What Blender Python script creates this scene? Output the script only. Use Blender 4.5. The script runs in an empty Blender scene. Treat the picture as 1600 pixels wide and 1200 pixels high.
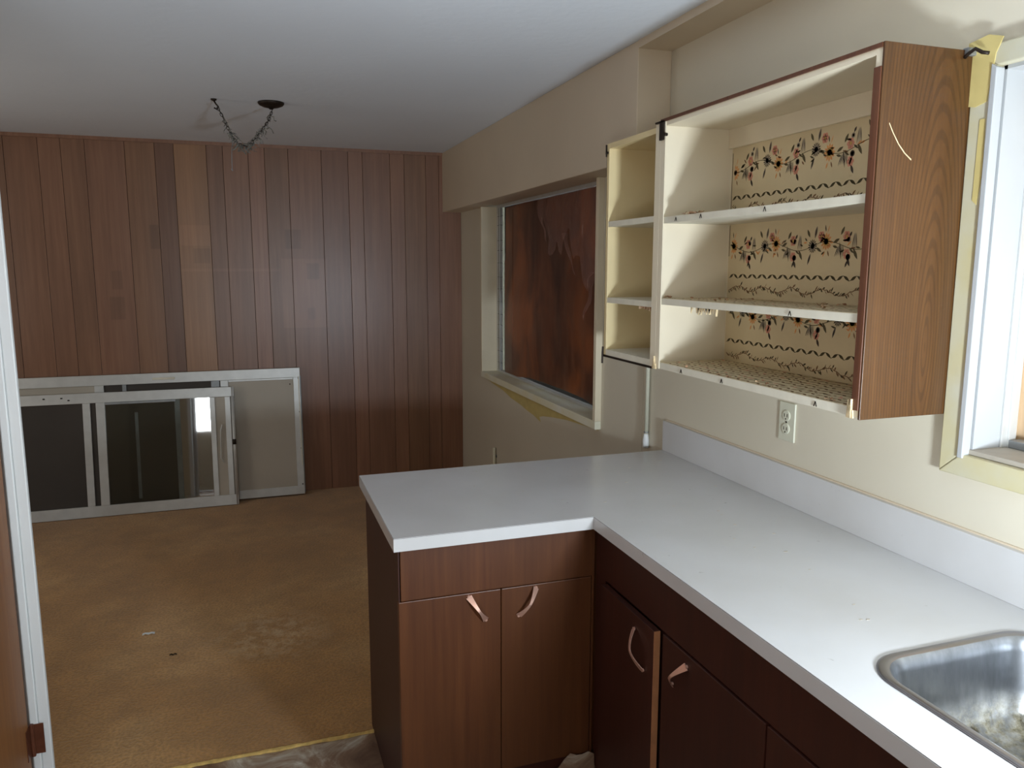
import bpy, bmesh, math, random
from mathutils import Vector, Matrix
from mathutils.geometry import tessellate_polygon
random.seed(7)
S = bpy.context.scene
C = S.collection

# ------------------------------------------------------------------ camera
yaw, pitch, roll = 0.3274, 0.1510, 0.0009
fw = Vector((math.sin(yaw)*math.cos(pitch), math.cos(yaw)*math.cos(pitch), -math.sin(pitch)))
rt = Vector((math.cos(yaw), -math.sin(yaw), 0)); up = rt.cross(fw)
r2 = rt*math.cos(roll) + up*math.sin(roll); u2 = up*math.cos(roll) - rt*math.sin(roll)
cam = bpy.data.objects.new('camera', bpy.data.cameras.new('camera')); C.objects.link(cam)
M = Matrix((r2, u2, -fw)).transposed().to_4x4(); M.translation = (-1.5312, -2.6238, 1.6276)
cam.matrix_world = M
cam.data.sensor_width = 36; cam.data.lens = 1211.5/1600*36; cam.data.clip_start = .02
S.camera = cam

# ------------------------------------------------------------------ world, lights, exposure
w = bpy.data.worlds.new('sky'); S.world = w; w.use_nodes = True
bgn = w.node_tree.nodes['Background']; bgn.inputs[0].default_value = (.80, .90, 1.0, 1); bgn.inputs[1].default_value = 2.2

def area(name, loc, direction, sx, sy, power, col):
    l = bpy.data.lights.new(name, 'AREA'); l.shape = 'RECTANGLE'; l.size = sx; l.size_y = sy
    l.energy = power; l.color = col
    o = bpy.data.objects.new(name, l); C.objects.link(o); o.location = loc
    o.rotation_euler = Vector(direction).to_track_quat('-Z', 'Y').to_euler(); return o
area('low_area_light_by_sink', (-.50, -2.40, 1.15), (-.14, 1, .85), .16, .16, 35, (.78, .89, 1.0))  # area light near the sink, placed from the cabinet shadows; no window there
area('daylight_kitchen_window', (.10, -2.08, 1.64), (-1, .10, -.15), .54, .76, 5, (.84, .92, 1.0))
area('fill_dining_left', (-4.15, 1.35, 1.5), (1, .25, .12), 1.3, 1.3, 15, (1.0, .96, .90))  # added fill for the dining area; the left wall has no opening
area('fill_behind_camera', (-2.0, -2.80, 1.2), (.05, 1, .75), .8, 1.0, 20, (.92, .96, 1.0))  # added fill behind the camera, lifts the ceiling and far walls
S.view_settings.view_transform = 'Standard'; S.view_settings.look = 'None'
S.view_settings.gamma = 1; S.view_settings.use_curve_mapping = False
S.view_settings.exposure = 0.28

# ------------------------------------------------------------------ materials
def srgb(r, g, b):
    f = lambda c: (c/255/12.92 if c/255 <= .04045 else ((c/255+.055)/1.055)**2.4)
    return (f(r), f(g), f(b), 1)
def newmat(name, rough=.6, metal=0, base=(.5,.5,.5,1), spec=.5):
    m = bpy.data.materials.new(name); m.use_nodes = True
    p = m.node_tree.nodes['Principled BSDF']
    p.inputs['Base Color'].default_value = base; p.inputs['Roughness'].default_value = rough
    p.inputs['Metallic'].default_value = metal; p.inputs['Specular IOR Level'].default_value = spec
    return m, m.node_tree, p
def N(nt, t, **k):
    n = nt.nodes.new(t)
    for a, b in k.items(): setattr(n, a, b)
    return n
def noise(nt, scale, detail=3, mapping=(1,1,1), src='Object', rough=.5, dist=0, off=None):
    tc = N(nt, 'ShaderNodeTexCoord'); mp = N(nt, 'ShaderNodeMapping'); mp.inputs['Scale'].default_value = mapping
    nt.links.new(tc.outputs[src], mp.inputs['Vector'])
    if off is not None: nt.links.new(off, mp.inputs['Location'])
    n = N(nt, 'ShaderNodeTexNoise'); n.inputs['Scale'].default_value = scale; n.inputs['Detail'].default_value = detail
    n.inputs['Roughness'].default_value = rough; n.inputs['Distortion'].default_value = dist
    nt.links.new(mp.outputs[0], n.inputs['Vector']); return n.outputs['Fac']
def ramp(nt, fac, stops):
    r = N(nt, 'ShaderNodeValToRGB'); e = r.color_ramp.elements
    while len(e) < len(stops): e.new(.5)
    for i, (p, c) in enumerate(stops): e[i].position = p; e[i].color = c
    nt.links.new(fac, r.inputs['Fac']); return r.outputs['Color']
def mixc(nt, fac, a, b, mode='MIX'):
    m = N(nt, 'ShaderNodeMix', data_type='RGBA', blend_type=mode)
    for sock, v in ((m.inputs['Factor'], fac), (m.inputs['A'], a), (m.inputs['B'], b)):
        if hasattr(v, 'links'): nt.links.new(v, sock)
        else: sock.default_value = v
    return m.outputs['Result']
def bump(nt, p, h, strength=.3, dist=.01):
    b = N(nt, 'ShaderNodeBump'); b.inputs['Strength'].default_value = strength; b.inputs['Distance'].default_value = dist
    nt.links.new(h, b.inputs['Height']); nt.links.new(b.outputs[0], p.inputs['Normal'])
def plain(name, c, rough=.6, var=.12, scale=6, metal=0, bmp=0, spec=.5, c2=None):
    m, nt, p = newmat(name, rough, metal, c, spec)
    d = c2 or tuple(x*(1-var) for x in c[:3])+(1,)
    f = noise(nt, scale, 4)
    nt.links.new(ramp(nt, f, [(.3, d), (.7, c)]), p.inputs['Base Color'])
    if bmp: bump(nt, p, noise(nt, scale*20, 3), bmp, .004)
    return m
def wood(name, c1, c2, rough=.4, fine=60, tint=False, axis='Z', spec=.5, cathedral=0):
    m, nt, p = newmat(name, rough, 0, c1, spec)
    st = {'Z': (1, 1, .04), 'Y': (1, .04, 1), 'X': (.04, 1, 1)}[axis]
    st2 = {'Z': (1, 1, .12), 'Y': (1, .12, 1), 'X': (.12, 1, 1)}[axis]
    off = None
    oi = N(nt, 'ShaderNodeObjectInfo')
    if tint:
        mm = N(nt, 'ShaderNodeMath', operation='MULTIPLY'); mm.inputs[1].default_value = 37
        nt.links.new(oi.outputs['Random'], mm.inputs[0])
        cb = N(nt, 'ShaderNodeCombineXYZ')
        for i in range(3): nt.links.new(mm.outputs[0], cb.inputs[i])
        off = cb.outputs[0]
    f = noise(nt, fine, 5, st, off=off, rough=.65); g = noise(nt, 7, 3, st2, off=off, dist=.6)
    col = ramp(nt, f, [(.3, c2), (.68, c1)])
    dk = tuple(x*.62 for x in c1[:3])+(1,)
    col = mixc(nt, ramp(nt, g, [(.38, (0,0,0,1)), (.7, (.6,.6,.6,1))]), col, dk)
    if cathedral:
        tc = N(nt, 'ShaderNodeTexCoord'); mp = N(nt, 'ShaderNodeMapping'); mp.inputs['Scale'].default_value = (1, 1, .13)
        mp.inputs['Location'].default_value = (-.04, 0, -.02)
        nt.links.new(tc.outputs['Object'], mp.inputs['Vector'])
        wv = N(nt, 'ShaderNodeTexWave', wave_type='RINGS', rings_direction='Y'); wv.inputs['Scale'].default_value = 42
        wv.inputs['Distortion'].default_value = 1.0; wv.inputs['Detail'].default_value = 2; wv.inputs['Detail Scale'].default_value = 1.2
        nt.links.new(mp.outputs[0], wv.inputs['Vector'])
        col = mixc(nt, ramp(nt, wv.outputs['Fac'], [(.15, (cathedral,)*3+(1,)), (.5, (0,0,0,1))]), col, tuple(x*.35 for x in c1[:3])+(1,))
    if tint: col = mixc(nt, 1.0, col, oi.outputs['Color'], 'MULTIPLY')
    nt.links.new(col, p.inputs['Base Color']); bump(nt, p, f, .12, .002)
    return m

M_ = {}
M_['cream'] = plain('cream_wall_paint', srgb(210, 202, 182), .55, .05, 2.2, bmp=.05)
M_['trim_cream'] = plain('cream_trim_paint', srgb(224, 212, 184), .5, .08, 8)
M_['bulk'] = plain('taupe_wall_paint', srgb(208, 192, 168), .6, .08, 2, bmp=.05)
M_['yellow'] = plain('aged_yellow_paint', srgb(224, 222, 206), .5, .1, 7, c2=srgb(220, 212, 174))
M_['yellow_strong'] = plain('old_mustard_paint', srgb(205, 186, 120), .6, .15, 14)
M_['ceil'] = plain('ceiling_paint', srgb(222, 227, 233), .85, .05, 1.2, bmp=.35)
M_['white'] = plain('white_trim_paint', srgb(222, 224, 222), .45, .05, 5)
M_['white_w'] = plain('dimmed_white_window_paint', srgb(176, 178, 178), .5, .05, 5)  # white darkened to offset the low area light overexposing these parts
M_['yellow_w'] = plain('yellowed_casing_paint', srgb(192, 188, 168), .5, .1, 7, c2=srgb(192, 180, 132))
M_['sill_w'] = plain('dusty_sill_paint', srgb(170, 162, 148), .6, .15, 20)
M_['shelf'] = plain('cream_cabinet_paint', srgb(228, 216, 190), .45, .07, 5)
M_['shelf_n'] = plain('deep_cream_cabinet_paint', srgb(224, 204, 156), .45, .07, 5)
M_['shelf_edge'] = plain('pale_shelf_edge_paint', srgb(224, 218, 198), .5, .09, 25)
M_['alu'] = plain('weathered_aluminium', srgb(204, 204, 200), .42, .12, 14, metal=.35)
M_['alu_d'] = plain('dull_aluminium', srgb(150, 152, 152), .5, .25, 20, metal=.6)
M_['dark'] = plain('dark_metal', srgb(48, 38, 30), .5, .3, 30, metal=.6)
M_['black'] = plain('dark_seam', srgb(70, 66, 62), .7)
M_['brass'] = plain('frayed_brass_strip', srgb(236, 200, 120), .4, .3, 60, metal=.1)
M_['copper'] = plain('copper_handle', srgb(236, 190, 168), .38, .15, 40, metal=.7)
M_['hinge'] = plain('brown_bronze', srgb(112, 66, 46), .4, .3, 40, metal=.4)
M_['ivory'] = plain('ivory_plastic', srgb(205, 204, 184), .4, .05, 8)
M_['paper'] = plain('torn_brown_paper', srgb(150, 92, 62), .8, .5, 50, c2=srgb(214, 188, 150))
M_['paper_w'] = plain('splintered_board', srgb(228, 204, 160), .8, .4, 80)
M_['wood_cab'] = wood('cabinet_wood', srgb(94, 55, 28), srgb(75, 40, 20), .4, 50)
M_['wood_shaded'] = wood('cabinet_wood_shaded', srgb(62, 26, 13), srgb(50, 19, 9), .5, 50)  # cabinet wood with the shade of the sink run painted into its colour
M_['wood_oak'] = wood('oak_laminate', srgb(94, 61, 29), srgb(64, 39, 17), .36, 70, cathedral=.5)
M_['wood_edge'] = wood('cabinet_edge_wood', srgb(104, 62, 38), srgb(78, 42, 24), .5, 60)
M_['plank'] = wood('wall_planks', srgb(146, 106, 82), srgb(125, 87, 66), .36, 40, tint=True, spec=.6)
PATCH = [(-2.123, -2.056, 1.733, 1.898, .78), (-1.938, -1.746, 1.757, 1.90, 1.14), (-1.866, -1.752, 1.641, 1.747, .84), (-2.39, -2.294, 1.272, 1.429, .82),
         (-1.267, -1.153, 1.74, 1.88, .80), (-1.30, -.98, 1.19, 1.68, 1.18), (-1.13, -1.037, 1.53, 1.65, .76), (-1.133, -1.07, 1.246, 1.338, .82), (-1.95, -1.30, 1.585, 1.612, 1.12), (-2.37, -2.30, 1.47, 1.60, .85)]
def add_patches(m):
    nt = m.node_tree; p = nt.nodes['Principled BSDF']; src = p.inputs['Base Color'].links[0].from_socket
    tc = N(nt, 'ShaderNodeTexCoord'); sp = N(nt, 'ShaderNodeSeparateXYZ'); nt.links.new(tc.outputs['Object'], sp.inputs[0])
    def smooth(sock, c, h):
        a = N(nt, 'ShaderNodeMath', operation='SUBTRACT'); nt.links.new(sock, a.inputs[0]); a.inputs[1].default_value = c
        b = N(nt, 'ShaderNodeMath', operation='ABSOLUTE'); nt.links.new(a.outputs[0], b.inputs[0])
        r = N(nt, 'ShaderNodeMapRange'); nt.links.new(b.outputs[0], r.inputs['Value']); r.inputs['From Min'].default_value = h; r.inputs['From Max'].default_value = h-.008; return r.outputs[0]
    for x0, x1, z0, z1, f in PATCH:
        mu = N(nt, 'ShaderNodeMath', operation='MULTIPLY'); nt.links.new(smooth(sp.outputs[0], (x0+x1)/2, (x1-x0)/2), mu.inputs[0]); nt.links.new(smooth(sp.outputs[2], (z0+z1)/2, (z1-z0)/2), mu.inputs[1])
        src = mixc(nt, mu.outputs[0], src, mixc(nt, 1.0, src, (f, f, f*(1 if f < 1 else 1.03), 1), 'MULTIPLY'))
    nt.links.new(src, p.inputs['Base Color'])
add_patches(M_['plank'])
M_['groove'] = plain('plank_groove', srgb(40, 20, 14), .8)
M_['door'] = wood('door_wood', srgb(150, 98, 50), srgb(126, 76, 36), .5, 40)
M_['ply'] = wood('plywood', srgb(226, 196, 160), srgb(204, 168, 128), .7, 25)
M_['edgepanel'] = plain('raw_edge_wood', srgb(176, 120, 80), .6, .2, 30)

def hardboard():
    m, nt, p = newmat('brown_hardboard', .33)
    f = noise(nt, 2.6, 4, (1, 1, .7), dist=.6); g = noise(nt, 14, 4, (1, 1, .3))
    c = ramp(nt, f, [(.36, srgb(60, 30, 16)), (.5, srgb(98, 52, 26)), (.64, srgb(148, 82, 38))])
    c = mixc(nt, ramp(nt, g, [(.4, (0,0,0,1)), (.75, (.4,.4,.4,1))]), c, srgb(130, 92, 70))
    nt.links.new(c, p.inputs['Base Color']); bump(nt, p, g, .25, .003); return m
M_['hard'] = hardboard()
def carpet():
    m, nt, p = newmat('golden_carpet', .95, spec=.1)
    f = noise(nt, 1.3, 4, rough=.55, dist=.4); g = noise(nt, 90, 3); h = noise(nt, 6, 5, rough=.7)
    c = ramp(nt, f, [(.3, srgb(166, 118, 60)), (.5, srgb(184, 136, 76)), (.7, srgb(202, 158, 100))])
    c = mixc(nt, ramp(nt, h, [(.38, (.45,.45,.45,1)), (.6, (0,0,0,1))]), c, srgb(138, 102, 58))
    c = mixc(nt, ramp(nt, g, [(.35, (.5,.5,.5,1)), (.6, (0,0,0,1))]), c, srgb(122, 88, 46))
    # scuffed pale patch in the middle of the carpet
    tc = N(nt, 'ShaderNodeTexCoord'); vm = N(nt, 'ShaderNodeVectorMath', operation='DISTANCE'); nt.links.new(tc.outputs['Object'], vm.inputs[0]); vm.inputs[1].default_value = (0.5800, -0.7615, .1)
    mr = N(nt, 'ShaderNodeMapRange'); mr.inputs['From Min'].default_value = .30; mr.inputs['From Max'].default_value = .10; mr.inputs['To Max'].default_value = .38
    nt.links.new(vm.outputs['Value'], mr.inputs['Value'])
    mu = N(nt, 'ShaderNodeMath', operation='MULTIPLY'); nt.links.new(mr.outputs[0], mu.inputs[0]); nt.links.new(ramp(nt, noise(nt, 16, 5, rough=.7), [(.46, (0,0,0,1)), (.6, (1,1,1,1))]), mu.inputs[1])
    c = mixc(nt, mu.outputs[0], c, srgb(222, 196, 158))
    nt.links.new(c, p.inputs['Base Color']); bump(nt, p, g, .8, .006)
    p.inputs['Sheen Weight'].default_value = .25; return m
M_['carpet'] = carpet()
def lino():
    m, nt, p = newmat('mottled_vinyl', .45)
    f = noise(nt, 5, 6, rough=.7, dist=1.2)
    nt.links.new(ramp(nt, f, [(.3, srgb(92, 66, 50)), (.5, srgb(136, 110, 88)), (.62, srgb(176, 164, 146)), (.72, srgb(214, 210, 200))]), p.inputs['Base Color']); return m
M_['lino'] = lino()
def laminate():
    m, nt, p = newmat('white_laminate', .22, spec=.45)
    f = noise(nt, 3, 4); g = noise(nt, 45, 2)
    c = ramp(nt, f, [(.3, srgb(192, 190, 187)), (.7, srgb(201, 200, 199))])
    c = mixc(nt, ramp(nt, g, [(.74, (0,0,0,1)), (.8, (.5,.5,.5,1))]), c, srgb(150, 144, 138))
    nt.links.new(c, p.inputs['Base Color']); return m
M_['lam'] = laminate()
def steel():
    m, nt, p = newmat('stained_steel', .3, 1)
    f = noise(nt, 10, 5, (1, 1, .25), rough=.7); g = noise(nt, 30, 5, rough=.75)
    tc = N(nt, 'ShaderNodeTexCoord'); sp = N(nt, 'ShaderNodeSeparateXYZ'); nt.links.new(tc.outputs['Object'], sp.inputs[0])
    c = ramp(nt, f, [(.3, srgb(106, 107, 110)), (.7, srgb(156, 158, 160))])
    # lime and dirt crust collected low in the basin
    mr = N(nt, 'ShaderNodeMapRange'); mr.inputs['From Min'].default_value = -.09; mr.inputs['From Max'].default_value = -.15
    nt.links.new(sp.outputs[2], mr.inputs['Value'])
    mm = N(nt, 'ShaderNodeMath', operation='MULTIPLY'); nt.links.new(mr.outputs[0], mm.inputs[0])
    nt.links.new(ramp(nt, g, [(.35, (.2,.2,.2,1)), (.55, (1,1,1,1))]), mm.inputs[1])
    dirt = ramp(nt, noise(nt, 22, 5, rough=.8), [(.38, srgb(50, 42, 22)), (.5, srgb(112, 104, 82)), (.64, srgb(148, 143, 130))])
    c = mixc(nt, mm.outputs[0], c, dirt); nt.links.new(c, p.inputs['Base Color'])
    im = N(nt, 'ShaderNodeMath', operation='SUBTRACT'); im.inputs[0].default_value = 1; nt.links.new(mm.outputs[0], im.inputs[1]); nt.links.new(im.outputs[0], p.inputs['Metallic'])
    nt.links.new(ramp(nt, f, [(.3, (.42,)*3+(1,)), (.7, (.26,)*3+(1,))]), p.inputs['Roughness']); bump(nt, p, g, .15, .002)
    return m
M_['steel'] = steel()
M_['rim'] = plain('steel_rim', srgb(160, 158, 160), .32, .1, 10, metal=1)
def glass(name, col, alpha_mix, rough=.04):
    m = bpy.data.materials.new(name); m.use_nodes = True; nt = m.node_tree; nt.nodes.clear()
    o = N(nt, 'ShaderNodeOutputMaterial'); t = N(nt, 'ShaderNodeBsdfTransparent'); t.inputs[0].default_value = col
    g = N(nt, 'ShaderNodeBsdfGlossy'); g.inputs['Roughness'].default_value = rough
    fr = N(nt, 'ShaderNodeFresnel'); fr.inputs[0].default_value = 1.5
    a = N(nt, 'ShaderNodeMath', operation='ADD'); a.inputs[1].default_value = alpha_mix; nt.links.new(fr.outputs[0], a.inputs[0])
    mx = N(nt, 'ShaderNodeMixShader'); nt.links.new(a.outputs[0], mx.inputs[0]); nt.links.new(t.outputs[0], mx.inputs[1]); nt.links.new(g.outputs[0], mx.inputs[2])
    nt.links.new(mx.outputs[0], o.inputs[0]); return m
M_['glass'] = glass('dusty_window_glass', (.86, .88, .86, 1), .05, .03)
M_['mirror'] = glass('reflective_storm_glass', (.7, .72, .7, 1), .42, .03)
def plastic():
    m, nt, p = newmat('crumpled_clear_plastic', .22)
    p.inputs['Base Color'].default_value = srgb(170, 130, 120); p.inputs['Alpha'].default_value = .30
    bump(nt, p, noise(nt, 9, 2, (1, 1, .5), dist=1.5), 1.0, .03); p.inputs['Roughness'].default_value = .12; return m
M_['plastic'] = plastic()
M_['screen'] = plain('dark_insect_screen', srgb(62, 54, 46), .7, .25, 3)
M_['frost'] = plain('dusty_white_panel', srgb(178, 168, 152), .5, .12, 2.5)
M_['tan'] = plain('unseen_room_paint', srgb(196, 186, 162), .7, .05, 2)
PR = {'dk': plain('print_dark_green', srgb(86, 76, 48), .7, .2, 90), 'bk': plain('print_black', srgb(62, 50, 42), .7, .2, 90),
      'or': plain('print_orange', srgb(226, 158, 96), .7, .15, 90), 'pk': plain('print_pink', srgb(218, 150, 126), .7, .15, 90),
      'ye': plain('print_yellow', srgb(222, 182, 100), .7, .1, 90), 'gr': plain('print_grey', srgb(150, 138, 122), .7, .1, 90),
      'br': plain('print_brown', srgb(132, 98, 66), .7, .1, 90), 'bg': plain('print_ground', srgb(214, 196, 158), .7, .08, 6)}
PK = list(PR)

# ------------------------------------------------------------------ helpers
def box(bm, x0, x1, y0, y1, z0, z1, rot=None, piv=None):
    v = [bm.verts.new((x, y, z)) for x in (x0, x1) for y in (y0, y1) for z in (z0, z1)]
    for q in ((0,1,3,2), (4,6,7,5), (0,4,5,1), (2,3,7,6), (0,2,6,4), (1,5,7,3)): bm.faces.new([v[i] for i in q])
    if rot: bmesh.ops.rotate(bm, verts=v, cent=piv or (0,0,0), matrix=rot)
    return v
def prism(bm, pts, axis, a, b):
    """2D outline extruded along an axis from a to b"""
    def P(p, t): return {'X': (t, p[0], p[1]), 'Y': (p[0], t, p[1]), 'Z': (p[0], p[1], t)}[axis]
    A = [bm.verts.new(P(p, a)) for p in pts]; B = [bm.verts.new(P(p, b)) for p in pts]
    n = len(pts)
    for i in range(n): bm.faces.new((A[i], A[(i+1)%n], B[(i+1)%n], B[i]))
    tri = tessellate_polygon([[Vector((p[0], p[1], 0)) for p in pts]])
    for t in tri:
        bm.faces.new([A[i] for i in t]); bm.faces.new([B[i] for i in reversed(t)])
def tube(bm, path, r, n=8):
    path = [Vector(p) for p in path]; rings = []
    for i, p in enumerate(path):
        d = (path[min(i+1, len(path)-1)]-path[max(i-1, 0)]).normalized()
        a = d.orthogonal().normalized() if i == 0 else (pa - d*pa.dot(d)).normalized()
        pa = a; b = d.cross(a); rr = r[i] if isinstance(r, (list, tuple)) else r
        rings.append([bm.verts.new(p + (a*math.cos(2*math.pi*k/n)+b*math.sin(2*math.pi*k/n))*rr) for k in range(n)])
    for A, B in zip(rings, rings[1:]):
        for k in range(n): bm.faces.new((A[k], A[(k+1)%n], B[(k+1)%n], B[k]))
    bm.faces.new(rings[0][::-1]); bm.faces.new(rings[-1])
def lathe(bm, prof, c, n=28, axis='Z'):
    rings = []
    for r, h in prof:
        ring = []
        for k in range(n):
            a = 2*math.pi*k/n; x, y = r*math.cos(a), r*math.sin(a)
            q = (x, y, h) if axis == 'Z' else (h, x, y)
            ring.append(bm.verts.new((c[0]+q[0], c[1]+q[1], c[2]+q[2])))
        rings.append(ring)
    for A, B in zip(rings, rings[1:]):
        for k in range(n): bm.faces.new((A[k], A[(k+1)%n], B[(k+1)%n], B[k]))
    bm.faces.new(rings[0]); bm.faces.new(rings[-1][::-1])
def wpos(o):
    p = Vector(o.location)
    return p + (wpos(o.parent) if o.parent else Vector((0,0,0)))
def obj(name, bm, mat, parent=None, loc=None, local=False, bevel=0, smooth=False, color=None):
    """links the bmesh as ONE mesh object; vertices are given in world space unless local"""
    bmesh.ops.recalc_face_normals(bm, faces=bm.faces)
    me = bpy.data.meshes.new(name)
    if not bm.verts: print('EMPTY', name)
    if parent is None and loc is None:
        xs = [v.co for v in bm.verts]
        loc = ((min(v.x for v in xs)+max(v.x for v in xs))/2, (min(v.y for v in xs)+max(v.y for v in xs))/2, min(v.z for v in xs))
    base = Vector(loc) if loc else Vector((0,0,0))
    if not local:
        off = base if parent is None else wpos(parent) + base
        bmesh.ops.translate(bm, verts=bm.verts, vec=-off)
    bm.to_mesh(me); bm.free()
    for mm in (mat if isinstance(mat, list) else [mat]): me.materials.append(mm)
    if smooth:
        for f in me.polygons: f.use_smooth = True
    o = bpy.data.objects.new(name, me); C.objects.link(o); o.location = base
    if parent: o.parent = parent
    if bevel:
        b = o.modifiers.new('bevel', 'BEVEL'); b.width = bevel; b.segments = 2; b.limit_method = 'ANGLE'
    if color: o.color = color
    return o
def bx(name, dims, mat, parent=None, bevel=0, color=None, **k):
    bm = bmesh.new(); box(bm, *dims); return obj(name, bm, mat, parent, bevel=bevel, color=color, **k)
def thing(name, label, cat, loc=(0,0,0), group=None):
    o = bpy.data.objects.new(name, None); C.objects.link(o); o.location = loc; o.empty_display_size = .05
    o['label'] = label; o['category'] = cat
    if group: o['group'] = group
    return o
def tag(o, label, cat, group=None, kind=None):
    o['label'] = label; o['category'] = cat
    if group: o['group'] = group
    if kind: o['kind'] = kind
    return o
def struct(o, label=None, cat=None):
    o['kind'] = 'structure'
    if label: o['label'] = label; o['category'] = cat or 'wall'
    return o
def sempty(name, loc, label, cat):
    o = bpy.data.objects.new(name, None); C.objects.link(o); o.location = loc; o['kind'] = 'structure'; o['label'] = label; o['category'] = cat
    return o

HC = 2.44; YF = 3.078; YN = -2.90; CT = .914
# ------------------------------------------------------------------ room shell
o = bx('ceiling', (-4.3, .14, YN-.1, YF+.12, HC, HC+.1), M_['ceil']); struct(o, 'pale grey textured ceiling over the dining area and kitchen', 'ceiling')
o = bx('floor', (-4.3, .14, YN-.1, -.075, -.10, -.003), M_['lino']); struct(o, 'mottled brown vinyl floor in the kitchen', 'floor')
o = bx('floor', (-4.3, .14, -.075, YF+.12, -.10, 0), M_['carpet']); struct(o, 'golden brown carpet over the dining area floor', 'floor')

# right wall with the two window openings
W1 = (.600, 2.462, .873, 2.05)     # dining window outer opening (y0,y1,z0,z1)
W2 = (-2.42, -1.335, 1.207, 2.045) # kitchen window opening
bm = bmesh.new()
for d in ((-.0, .14, YN-.1, W2[0], 0, HC), (0, .14, W2[0], W2[1], 0, W2[2]), (0, .14, W2[0], W2[1], W2[3], HC),
          (0, .14, W2[1], W1[0], 0, HC), (0, .14, W1[0], W1[1], 0, W1[2]), (0, .14, W1[0], W1[1], W1[3], HC), (0, .14, W1[1], YF, 0, HC)):
    box(bm, *d)
wr = obj('wall_right', bm, M_['cream'], loc=(0, 0, 0)); struct(wr, 'cream painted wall behind the counter and around both windows')
o = bx('wall_right_bulkhead', (-.1395, 0, .046, YF, 2.018, HC), M_['bulk'], bevel=.003); struct(o, 'boxed out taupe bulkhead above the dining window', 'bulkhead')
o = bx('trim_1', (-.1395, 0, YN, .046, 2.413, HC), M_['bulk']); struct(o, 'shallow boxed strip along the ceiling above the kitchen cabinets', 'trim')

# far wall and its planks
wf = bx('wall_far', (-4.3, .14, YF, YF+.12, 0, HC), M_['groove'], loc=(0, 0, 0)); struct(wf, 'far wall clad in reddish brown vertical wood planks')
seams = [-2.914, -2.727, -2.601, -2.465, -2.236, -2.059, -1.945, -1.745, -1.643, -1.482, -1.377, -1.223, -1.001, -.818, -.718, -.524, -.421, -.264, -.167, -.0]
tones = {3: 1.0, 4: .95, 5: .66, 6: 1.2, 7: .88, 8: .98, 9: 1.06, 10: .86, 11: .95, 12: .85, 13: 1.05, 14: .92, 15: 1.0, 16: .86, 17: .92, 18: .98}
ed = [-4.2, -4.02, -3.9, -3.7, -3.58, -3.4, -3.21, -3.1] + seams
for i in range(len(ed)-1):
    a, b = ed[i], ed[i+1]; k = i-8
    t = tones.get(k, random.uniform(.85, 1.02)); warm = 1.12 if k == 6 else 1
    bx('plank', (a+.0012, b-.0012, YF-.014-random.uniform(0, .002), YF, .0, HC-.001), M_['plank'], wf, bevel=.0008,
       color=(t, t*(1.04 if k == 6 else 1)*random.uniform(.96, 1.0), t*random.uniform(.88, .98)*(.9 if k == 6 else 1), 1))
o = bx('trim_2', (-4.2, -.14, YF-.026, YF-.016, HC-.022, HC), M_['plank']); struct(o, 'thin strip where the planks meet the ceiling', 'trim')

# unseen room behind and beside
o = bx('wall_left', (-4.3, -4.2, -.2, YF, 0, HC), M_['tan']); struct(o, 'dining area left wall')
o = bx('wall_left_kitchen', (-2.75, -2.65, YN, -.2, 0, HC), M_['door']); struct(o, 'kitchen left wall')
bm = bmesh.new()
for d in ((-2.75, -.72, YN-.1, YN, 0, HC), (-.2, 0, YN-.1, YN, 0, HC), (-.72, -.2, YN-.1, YN, 0, .90), (-.72, -.2, YN-.1, YN, 1.54, HC)): box(bm, *d)
o = obj('wall_near', bm, M_['tan'], loc=(0, 0, 0)); struct(o, 'kitchen wall behind the camera')
o = bx('wall_partition', (-4.2, -2.185, -.30, -.20, 0, HC), M_['tan']); struct(o, 'partition between kitchen and dining area beside the door jamb')

# ------------------------------------------------------------------ door and jamb at the left
bm = bmesh.new()
box(bm, -2.137, -2.110, -.318, -.302, 0, 2.2)
box(bm, -2.157, -2.137, -.324, -.302, 0, 2.2)
box(bm, -2.185, -2.150, -.302, -.19, 0, 2.2)
o = obj('trim_3', bm, M_['white'], bevel=.003); struct(o, 'white painted door jamb with a stepped edge at the left', 'door jamb')
dr = sempty('door_1', (-2.19, -.33, 0), 'open brown wooden door with chipped paint beside the white jamb', 'door')
bm = bmesh.new(); box(bm, -2.195, -2.158, -1.09, -.335, .012, 2.06)
obj('door_leaf', bm, M_['door'], dr, bevel=.003)
for z in (.285, 1.75):
    bm = bmesh.new(); box(bm, -2.1585, -2.124, -.3262, -.3242, z, z+.088)
    box(bm, -2.1585, -2.1560, -.365, -.335, z, z+.088)
    tube(bm, [(-2.152, -.330, z-.003), (-2.152, -.330, z+.091)], .0058, 10)
    obj('hinge', bm, M_['hinge'], dr)
bm = bmesh.new()
for i in range(9):
    y, z = random.choice([(-.62, 1.18), (-.55, .86), (-.66, 1.02), (-.58, 1.3)]); y += random.uniform(-.03, .03); z += random.uniform(-.05, .05)
    s = random.uniform(.004, .011)
    prism(bm, [(y-s, z-s*1.6), (y+s*.6, z-s), (y+s, z+s*1.2), (y-s*.4, z+s*2)], 'X', -2.1579, -2.1574)
obj('paint_chips', bm, M_['white'], dr)['kind'] = 'stuff'

# ------------------------------------------------------------------ transition strip between carpet and vinyl
bm = bmesh.new(); n = 60; pts = []
for i in range(n+1):
    x = -2.12 + (2.12-1.05)*i/n
    pts.append((x, -.081+random.uniform(-.003, .003)))
pts += [(x+.0, -.072+random.uniform(-.002, .002)) for x, y in reversed(pts)]
prism(bm, pts, 'Z', -.002, .006)
o = obj('carpet_edge_strip', bm, M_['brass']); tag(o, 'frayed gold strip where the carpet meets the vinyl floor', 'threshold strip')

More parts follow.
